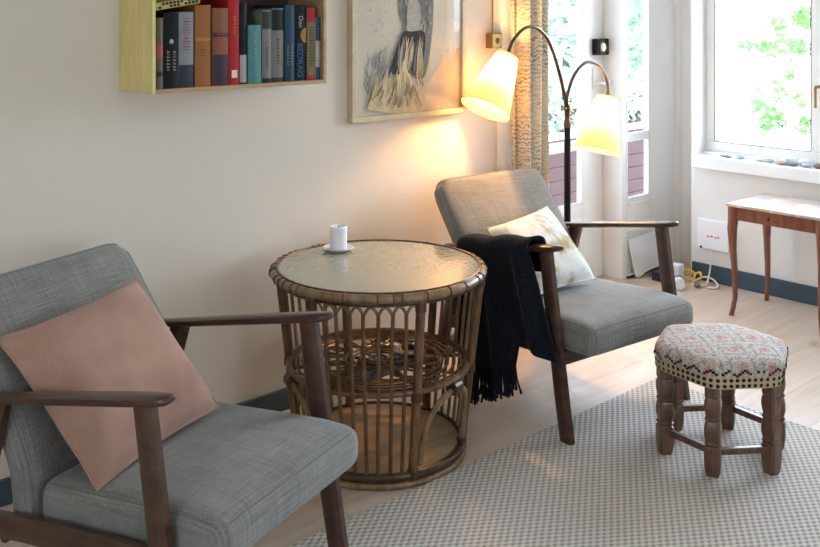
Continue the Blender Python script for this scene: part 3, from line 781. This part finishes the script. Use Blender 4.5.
SPINE_DOWN = Matrix(((0, 1, 0, 0), (0, 0, -1, 0), (-1, 0, 0, 0), (0, 0, 0, 1)))   # text x -> -z, text y -> +x, normal -> -y
KB = 2.608/2.56
for i, (a, b_, top, rgb, bands, st_, lab) in enumerate(BOOKS):
    a *= KB; b_ *= KB; top = 1.4-(1.4-top)*KB
    YS = 2.608+random.uniform(-.003, .004); dep = .165+random.uniform(0, .03); h = top-SB; w = b_-a
    r = empty('book', ((a+b_)/2, YS, SB))
    cv = MB(); cv.box((-w/2, 0, 0), (-w/2+.0022, dep, h)).box((w/2-.0022, 0, 0), (w/2, dep, h))
    cv.grid(lambda u, v: (-w/2+w*u, -.0035*math.sin(PI*u), h*v), 8, 1, flip=False); cv.grid(lambda u, v: (-w/2+w*u, .0022, h*v), 2, 1, flip=True)
    cv.build('cover', BM[rgb], r, smooth=False)
    MB().box((-w/2+.0024, .004, .003), (w/2-.0024, dep-.004, h-.004)).build('pages', M['paper'], r, smooth=False)
    for z0, z1, c in bands:
        MB().grid(lambda u, v: (-w/2*.985+w*.985*u, -.0006-.0035*math.sin(PI*u), h*(z0+(z1-z0)*v)), 8, 1).build('spine_band', BM[c], r, smooth=False)
    if st_:
        c, z0, z1, wf_, two = st_
        mb = MB(); z = z0*h
        while z < z1*h:
            dz = random.uniform(.004, .009)
            for col_ in ((-.22, .18) if two else (0,)):
                hw = w*wf_*(.22 if two else .5)*random.uniform(.55, 1); xc = col_*w
                yo = -.0046
                mb.box((xc-hw, yo, z), (xc+hw, yo+.001, z+dz*.42)); mb.box((xc-hw, yo, z), (xc-hw+.0016, yo+.001, z+dz*.8))
            z += dz+.002
        mb.build('spine_lettering', BM[c], r, smooth=False)
    if i == 1: MB().blob((.0, -.0032, h*.62), (.007, .0016, .008)).build('spine_emblem', BM[(190, 184, 176)], r)
    if i == 5: MB().box((-.010, -.0046, h*.07), (.010, -.0036, h*.15)).build('spine_label', M['paper'], r, smooth=False)
    if i == 11:
        text_obj('spine_lettering', 'BEDRAG', .030, BM[(58, 120, 160)], r, Matrix.Translation((-.004, -.0045, h*.50)) @ SPINE_DOWN)
        text_obj('spine_lettering', 'Dan', .024, BM[(190, 184, 176)], r, Matrix.Translation((0, -.0045, h*.86)) @ SPINE_DOWN)
        mb = MB(); mb.poly([(.024*math.sin(k*PI/14)*-1+.0235, -.0043, h*.60+.026*math.cos(k*PI/14)) for k in range(15)][::-1])
        mb.build('spine_moon', BM[(196, 142, 70)], r, smooth=False)
    tag(r, lab, 'book', 'books standing in the wall shelf')
# magazine lying tilted on the first books
mg = empty('magazine', (1.39, 2.606, 1.398)); mg.rotation_euler = (0, math.radians(-9), 0)
mc = MB().box((0, 0, 0), (.15, .19, .022)); mc.build('cover', BM[(214, 196, 120)], mg, smooth=False, bevel=.002)
mp_ = MB()
for i in range(11):
    for j in range(2):
        if random.random() < .62: x = .008+i*.0125; mp_.box((x, -.0008, .003+j*.009), (x+.009, 0, .010+j*.009))
mp_.build('cover_print', BM[(40, 40, 36)], mg, smooth=False)
tag(mg, 'yellow and black patterned puzzle magazine lying tilted on top of books', 'magazine')

# ------------------------------------------------------------------ framed print
PX0, PX1, PZ0, PZ1 = 2.268, 2.873, .980, 1.60
pf = empty('framed_print', (PX0, WL, PZ0))
def fb_(lo, hi): return [lo[0]-PX0, lo[1]-WL, lo[2]-PZ0], [hi[0]-PX0, hi[1]-WL, hi[2]-PZ0]
fm = MB(); Fw = .022
for lo, hi in (((PX0, 2.768, PZ0), (PX1, WL, PZ0+Fw)), ((PX0, 2.768, PZ1-Fw), (PX1, WL, PZ1)), ((PX0, 2.768, PZ0+Fw), (PX0+Fw, WL, PZ1-Fw)), ((PX1-Fw, 2.768, PZ0+Fw), (PX1, WL, PZ1-Fw))): fm.box(*fb_(lo, hi))
fm.build('frame', M['frame'], pf, smooth=False, bevel=.003)
MB().box(*fb_((PX0+Fw, 2.776, PZ0+Fw), (PX1-Fw, 2.778, PZ1-Fw))).build('picture_glass', M['picglass'], pf, smooth=False)
art = MB(); art.box(*fb_((PX0+Fw, 2.787, PZ0+Fw), (PX1-Fw, 2.795, PZ1-Fw)))
lay = [0]
def shp(pts, m):                             # picture coordinates: x 0..1, z in metres above the frame foot
    lay[0] += 1; y = -.0132-.00006*lay[0]
    art.poly([(Fw+x*(PX1-PX0-2*Fw), y, z) for x, z in pts], m)
def smooth_poly(pts, m, n=5):
    P = spline([(x, 0, z) for x, z in pts]+[(pts[0][0], 0, pts[0][1])], n); shp([(p.x, p.z) for p in P[:-1]], m)
def stroke(x0, z0, x1, z1, w, m, bend=0):
    mx, mz = (x0+x1)/2+bend, (z0+z1)/2
    smooth_poly([(x0-w/2, z0), (mx-w/2, mz), (x1, z1), (mx+w/2, mz), (x0+w/2, z0)], m, 3)
# sleeve and skirt of a standing figure, a sheaf of straw, faint sketches
def cp(x, y): return ((x-25)/470, Fw+(520-50*(x-25)/470-y)/1090)
def pshape(L, m): smooth_poly([cp(x, y) for x, y in L], m)
def pstroke(x0, y0, x1, y1, w, m, bend=0):
    a_, b_ = cp(x0, y0), cp(x1, y1); stroke(a_[0], a_[1], b_[0], b_[1], w/470, m, bend/470)
rq = random.Random(3)
for k in range(90):                          # loose sketch lines behind the sheaf
    t_ = rq.random(); x = 75+120*t_; y = 250+150*rq.random(); a_ = rq.uniform(.8, 2.2)
    pstroke(x, y+40*math.sin(a_), x+55*math.cos(a_)+20, y-40*math.sin(a_), rq.uniform(2, 5), rq.choice((1, 1, 2)), rq.uniform(-14, 14))
pshape([(170, 330), (205, 210), (232, 150), (214, 60), (226, -60), (350, -60), (364, 90), (350, 230), (328, 335), (296, 348), (250, 330), (205, 340)], 2)
for k in range(60):
    x = rq.uniform(232, 352); y = rq.uniform(-40, 150); pstroke(x, y+rq.uniform(20, 60), x+rq.uniform(-8, 8), y, rq.uniform(3, 7), rq.choice((2, 2, 1, 6)), rq.uniform(-8, 8))
pshape([(244, 70), (252, 20), (296, 25), (304, 80), (292, 146), (246, 150)], 1)
pshape([(170, 335), (196, 240), (226, 160), (262, 152), (318, 148), (326, 196), (316, 270), (306, 346), (276, 348), (262, 320), (246, 272), (228, 278), (214, 334)], 3)
for k in range(26):
    x = rq.uniform(215, 315); pstroke(x-10, 330-60*rq.random(), x+rq.uniform(-4, 10), 165+40*rq.random(), rq.uniform(4, 9), rq.choice((2, 4, 2, 1)), rq.uniform(-5, 5))
pshape([(282, 345), (292, 280), (306, 215), (316, 300), (304, 348)], 4)
pshape([(72, 488), (96, 420), (146, 362), (206, 338), (226, 280), (238, 274), (252, 336), (300, 366), (322, 420), (300, 492), (180, 500)], 4)
for k in range(120):
    x = rq.uniform(85, 310); y = rq.uniform(370, 490); cx0 = 220
    pstroke(x, y, x+(cx0-x)*.28+rq.uniform(-6, 6), y-rq.uniform(40, 85), rq.uniform(2.5, 6), rq.choice((4, 6, 6, 5, 4)), rq.uniform(-6, 6))
for x0, y0 in ((190, 440), (205, 450), (232, 400), (256, 395)): pstroke(x0-6, y0+25, x0+4, y0-20, 12, 5, 4)
for cx_, cy_ in ((125, 150), (105, 50), (430, 170), (425, 50), (415, 235)):
    for k in range(26):
        x = cx_+rq.uniform(-60, 45); y = cy_+rq.uniform(-30, 40); pstroke(x, y, x+rq.uniform(6, 26), y-rq.uniform(-4, 16), rq.uniform(1.5, 4), rq.choice((1, 1, 2) if cx_ < 300 else (1, 1, 1)), rq.uniform(-5, 5))
art.build('picture', [M['artpaper'], M['artlight'], M['artgrey'], M['artdark'], M['artstraw'], M['artbrown'], M['artpaper']], pf, smooth=False)
tag(pf, 'framed figure drawing with a straw sheaf hung on the wall above the table', 'picture')

# ------------------------------------------------------------------ curtain, rod, switch
cu = empty('curtain', (3.238, 2.73, 0))
def cur(u, v):
    x = -.112+.245*u; k = 1+.12*math.sin(v*3)
    return (x+.006*math.sin(v*5+u*9), .032*math.sin(u*PI*7.0)*k-.012*math.sin(u*5), .03+2.12*v)
MB().grid(cur, 90, 30).build('curtain_cloth', M['curtain'], cu, ang=90, solid=.003)
hooks = MB()
for k in range(5): hooks.tube([(.018*math.cos(a)*0-.09+.045*k, .016*math.cos(a), 2.165+.016*math.sin(a)) for a in [j*PI/6 for j in range(12)]], .002, 6, True)
hooks.build('curtain_ring', M['brass'], cu)
tag(cu, 'bunched linen curtain with handwriting-like print beside the glazed door', 'curtain')
cr = empty('curtain_rod', (3.14, 2.73, 2.165)); MB().tube([(0, 0, 0), (1.5, 0, 0)], .010, 10).build('rod', M['iron'], cr)
cb = MB()
for x in (.03, 1.42): cb.tube([(x, 0, 0), (x, .075, 0)], .007, 8)
cb.build('bracket', M['iron'], cr); tag(cr, 'black curtain rod above the glazed door', 'curtain rod')
sw = empty('wall_switch', (3.055, WL, 1.238))
MB().box((-.034, -.038, 0), (.032, 0, .064)).build('switch_body', M['brass'], sw, smooth=False, bevel=.005)
MB().tube([(.0, -.012, .06), (.0, -.010, .3), (.002, -.008, .9)], .0035, 6).build('cord', M['brass'], sw)
MB().blob((0, -.04, .032), (.012, .006, .012)).build('switch_knob', M['bronze'], sw)
tag(sw, 'small brass switch box on the wall edge beside the printed curtain', 'switch')

# ------------------------------------------------------------------ low wall box, cables, odds and ends by the corner
rb = empty('wall_box', (WR, 2.59, .172))
MB().box((-.032, -.085, 0), (0, .095, .150)).build('box_body', M['plastic'], rb, smooth=False, bevel=.006)
mk = MB()
for k, (y, w) in enumerate(((.030, .012), (.010, .016), (-.012, .010), (-.028, .012))): mk.box((-.0328, y-w/2, .062+.002*(k % 2)), (-.032, y+w/2, .070+.002*(k % 2)))
mk.build('red_print', M['red'], rb, smooth=False)
MB().blob((-.032, .07, .006), (.004, .008, .006)).build('socket_plug', M['black'], rb)
tag(rb, 'flat white plastic box mounted low on the wall behind the side table', 'box')
def cable(name, pts, r, m, lab):
    o = MB().tube(spline(pts, 8), r, 7).build(name, m); return tag(o, lab, 'cable')
cable('power_cable', [(4.505, 2.60, .171), (4.50, 2.602, .12), (4.497, 2.605, .07), (4.47, 2.60, .03), (4.43, 2.59, .008), (4.40, 2.62, .006), (4.42, 2.66, .006), (4.47, 2.665, .012), (4.49, 2.63, .03), (4.48, 2.58, .03), (4.46, 2.54, .012), (4.42, 2.53, .006), (4.40, 2.57, .006)], .0045, M['cablew'], 'white cable hanging from the wall box and looping on the floor')
cable('power_cable', [(4.425, 2.835, .012), (4.435, 2.80, .03), (4.45, 2.75, .045), (4.48, 2.72, .05), (4.49, 2.69, .035), (4.455, 2.68, .014), (4.44, 2.71, .009), (4.46, 2.76, .02), (4.50, 2.70, .03), (4.495, 2.66, .045), (4.47, 2.64, .03)], .0065, M['cabley'], 'yellow cable coiled on the floor in the corner')
cable('power_cable', [(4.30, 2.905, .006), (4.40, 2.895, .04), (4.47, 2.85, .055), (4.52, 2.80, .05), (4.55, 2.79, .02), (4.54, 2.80, .008)], .005, M['cablew'], 'cream cable arching across the corner below the door frame')
ad = empty('power_adapter', (4.36, 2.80, 0)); MB().box((-.03, -.045, 0), (.03, .045, .05)).build('adapter_body', M['black'], ad, smooth=False, bevel=.006); MB().tube([(0, .045, .025), (0, .06, .025), (.01, .08, .006)], .004, 6).build('adapter_lead', M['black'], ad)
tag(ad, 'black power adapter on the floor behind the armchair leg', 'adapter')
sk = empty('socket_block', (4.395, 2.735, 0)); MB().box((-.025, -.03, 0), (.025, .03, .095)).build('block_body', M['plastic'], sk, smooth=False, bevel=.006)
MB().box((-.029, -.012, .055), (-.025, .012, .078)).build('socket_face', M['cablew'], sk, smooth=False)
tag(sk, 'upright white socket block on the floor by the corner', 'socket')
pg = empty('cable_reel', (4.29, 2.655, .031)); pg.rotation_euler = (0, PI/2, math.radians(35))
MB().lathe([(0, -.028), (.026, -.028), (.029, -.022), (.029, .018), (.026, .024), (0, .024)], 20).build('reel_body', M['plastic'], pg)
MB().lathe([(0, .024), (.030, .024), (.031, .032), (.026, .038), (0, .038)], 20).build('reel_cap', M['black'], pg)
tag(pg, 'small round white reel with black end lying on the floor by the armchair', 'reel')
bl = MB().blob((0, 0, 0), (.022, .016, .011), jit=.12).build('stone', PEB[3], loc=(4.385, 2.61, .011)); tag(bl, 'small brown stone on the floor in front of the cables', 'stone')
pbk = MB().blob((0, 0, 0), (.02, .018, .02)).build('plug', M['black'], loc=(4.49, 2.668, .068)); 
bpy.data.objects.remove(pbk)
# board leaning against the side light
lb = MB(); q = [(4.245, .207), (4.50, .218), (4.521, .032), (4.287, .012)]
lb.hexa([(x, 2.925-.0-(.22-z)*.09, z) for x, z in q][::-1], [(x, 2.932-(.22-z)*.09, z) for x, z in q][::-1])
lbo = lb.build('leaning_board', M['plastic'], smooth=False, bevel=.002); tag(lbo, 'thin white board leaning against the foot of the glazed door side', 'board')

# stones and shells on the window sill
SILL = .647
for (x, y, rx, ry, rz, m, lab) in (
    (4.552, 2.545, .015, .034, .006, 0, 'flat dark slate pebble, first on the sill from the left'),
    (4.552, 2.468, .016, .022, .011, 4, 'small round bluish pebble on the window sill'),
    (4.560, 2.365, .022, .042, .013, 1, 'long chalk-white stone on the window sill'),
    (4.540, 2.302, .016, .022, .012, 4, 'small blue-grey pebble right of the long white stone on the sill'),
    (4.530, 2.245, .026, .030, .015, 2, 'sandy stone at the front edge of the window sill'),
    (4.572, 2.225, .022, .036, .021, 1, 'tall white stone at the back of the sill pile'),
    (4.532, 2.185, .018, .028, .012, 0, 'dark slate stone in front of the white shell on the sill'),
    (4.575, 2.150, .024, .032, .018, 1, 'white shell-like stone on the sill by the window handle'),
    (4.538, 2.118, .018, .026, .010, 4, 'flat blue-grey stone near the right end of the sill'),
    (4.548, 2.065, .022, .024, .013, 3, 'brown stone at the picture edge of the sill')):
    o = MB().blob((0, 0, 0), (rx, ry, rz), jit=.10, nu=10, nv=16).build('stone', PEB[m], loc=(x, y, SILL+rz*.97)); tag(o, lab, 'stone', 'stones on the window sill')

# ------------------------------------------------------------------ outdoors
gr = MB().hexa([(17, -20, -.7), (60, -20, -.7), (60, 40, -.7), (17, 40, -.7)], [(17, -20, -.6), (60, -20, 5.2), (60, 40, 5.2), (17, 40, -.6)]).box((4.8, -30, -.75), (60, 60, -.6)).box((-30, 3.2, -.75), (4.8, 60, -.6)); struct('ground', gr, M['yard'])
rl = empty('porch_railing', (4.6, 4.05, -.6))
bd_ = MB()
for k in range(12): bd_.box((-2.2, 0, .05+.0912*k), (2.2, .022, .05+.0912*k+.0865))
bd_.build('boards', M['railred'], rl, smooth=False)
MB().box((-2.2, -.03, 1.145), (2.2, .05, 1.175)).build('top_rail', M['white'], rl, smooth=False)
for x in (-2.1, 0.4, 2.1): MB().box((x-.04, .022, 0), (x+.04, .1, 1.145)).build('post', M['white'], rl, smooth=False)
tag(rl, 'red-brown boarded porch railing outside the glazed door', 'railing')
def tree(loc, blobs, n, leaf, mat, lab, name='tree', trunk=True, cat='tree', tw=.12):
    r = empty(name, loc); mb = MB(); rnd = random.Random(int(loc[0]*100+loc[1]*37))
    for k in range(n):
        bx, by, bz, br_ = rnd.choice(blobs)
        while True:
            d = Vector((rnd.uniform(-1, 1), rnd.uniform(-1, 1), rnd.uniform(-1, 1)))
            if .3 < d.length < 1: break
        c = Vector((bx, by, bz))+d*br_; a = Vector((rnd.uniform(-1, 1), rnd.uniform(-1, 1), rnd.uniform(-.6, .6))).normalized(); b_ = a.cross(Vector((rnd.uniform(-1, 1), rnd.uniform(-1, 1), rnd.uniform(-1, 1)))).normalized()
        L = leaf*rnd.uniform(.6, 1.2); mb.poly([c-a*L, c-b_*L*.45, c+a*L, c+b_*L*.45])
    mb.build('foliage', mat, r, smooth=False)
    if trunk:
        h = min(b_[2] for b_ in blobs); tk = MB(); tk.tube([(0, 0, 0), (.05, .03, h*.5), (0, 0, h)], [tw, tw*.8, tw*.5], 8)
        for bx, by, bz, br_ in blobs: tk.tube([(0, 0, h*.6), (bx*.5, by*.5, (h*.6+bz)/2), (bx, by, bz)], [tw*.5, tw*.35, tw*.2], 6)
        tk.build('trunk', M['bark'], r)
    return tag(r, lab, cat)
rb_ = random.Random(11)
B1 = [(rb_.uniform(-.25, .25), rb_.uniform(-.75, .6), .12+.5*rb_.random()**1.4, rb_.uniform(.10, .22)) for k in range(13)]+[(0, .05, .78, .16), (.05, -.1, .95, .1)]
tree((15.3, 7.55, -.6), B1, 620, .065, M['leafa'], 'small green bush in the middle of the window view', 'bush', True, 'bush', .006)
B2 = [(rb_.uniform(-.3, .3), rb_.uniform(-1.2, 1.0), .5+.9*rb_.random(), rb_.uniform(.14, .34)) for k in range(14)]
tree((20.9, 10.1, -.1), B2, 760, .09, M['leafa'], 'leafy green bush near the top of the window view', 'bush', True, 'bush', .006)
tree((9.5, 7.45, -.6), [(0, 0, 1.3, 1.0), (-.7, .5, 1.0, .7), (.5, -.4, 1.9, .8), (.1, .1, 2.5, .9)], 8500, .09, M['leafb'], 'pale green tree seen through the glazed door leaf')
tree((11.9, 8.1, -.6), [(0, 0, 1.9, .9), (.5, -.5, 2.7, 1.0), (-.7, .6, 3.2, .9), (.1, .2, 1.1, .7)], 8500, .09, M['leafb'], 'pale green tree seen through the narrow side pane')

# ------------------------------------------------------------------ light: bright overcast sky through every opening, and the lamp
w = bpy.data.worlds.new('sky'); bpy.context.scene.world = w; w.use_nodes = True
n = w.node_tree.nodes; l = w.node_tree.links; bg = n['Background']
tc = n.new('ShaderNodeTexCoord'); sp = n.new('ShaderNodeSeparateXYZ'); rp = n.new('ShaderNodeValToRGB'); rs = n.new('ShaderNodeMapRange')
l.new(tc.outputs['Generated'], sp.inputs[0]); l.new(sp.outputs[2], rp.inputs[0]); l.new(rp.outputs[0], bg.inputs['Color'])
rp.color_ramp.elements[0].color = (.71, .84, 1, 1); rp.color_ramp.elements[1].color = (.60, .76, 1, 1)
l.new(sp.outputs[0], rs.inputs['Value']); l.new(rs.outputs['Result'], bg.inputs['Strength'])     # brighter half of the sky on the window side
for k_, v_ in (('From Min', .5), ('From Max', .97), ('To Min', 6.3), ('To Max', 18.5)): rs.inputs[k_].default_value = v_
def portal(loc, rot, sx, sy):
    a = bpy.data.lights.new('sky_portal', 'AREA'); a.shape = 'RECTANGLE'; a.size = sx; a.size_y = sy; a.cycles.is_portal = True
    o = bpy.data.objects.new('sky_portal', a); C.objects.link(o); o.location = loc; o.rotation_euler = rot
portal((4.72, (W0+2.71)/2, 1.335), (0, PI/2, 0), 1.36, 2.71-W0)
portal((3.7, LV+.08, 1.2), (-PI/2, 0, 0), .8, 1.62)
portal((4.37, SV+.08, 1.2), (-PI/2, 0, 0), .22, 1.6)
portal((-1.72, .35, 1.225), (0, -PI/2, 0), 1.05, 1.5)
portal((1.45, -2.32, 1.225), (PI/2, 0, 0), 1.7, 1.05)

# ------------------------------------------------------------------ camera
cam = bpy.data.cameras.new('camera'); co = bpy.data.objects.new('camera', cam); C.objects.link(co)
cam.sensor_width = 36; cam.lens = 970*36/820; cam.shift_y = -(273.5-10)/820; cam.clip_start = .05
co.location = (0, 0, 1.4); co.rotation_euler = (PI/2, 0, -math.atan2(970, 1050))
s = bpy.context.scene; s.camera = co
s.view_settings.view_transform = 'Standard'; s.view_settings.look = 'None'; s.view_settings.gamma = 1; s.view_settings.exposure = .26
s.view_settings.use_curve_mapping = False
s.cycles.use_denoising = True; s.cycles.max_bounces = 8; s.cycles.diffuse_bounces = 5; s.cycles.sample_clamp_indirect = 8
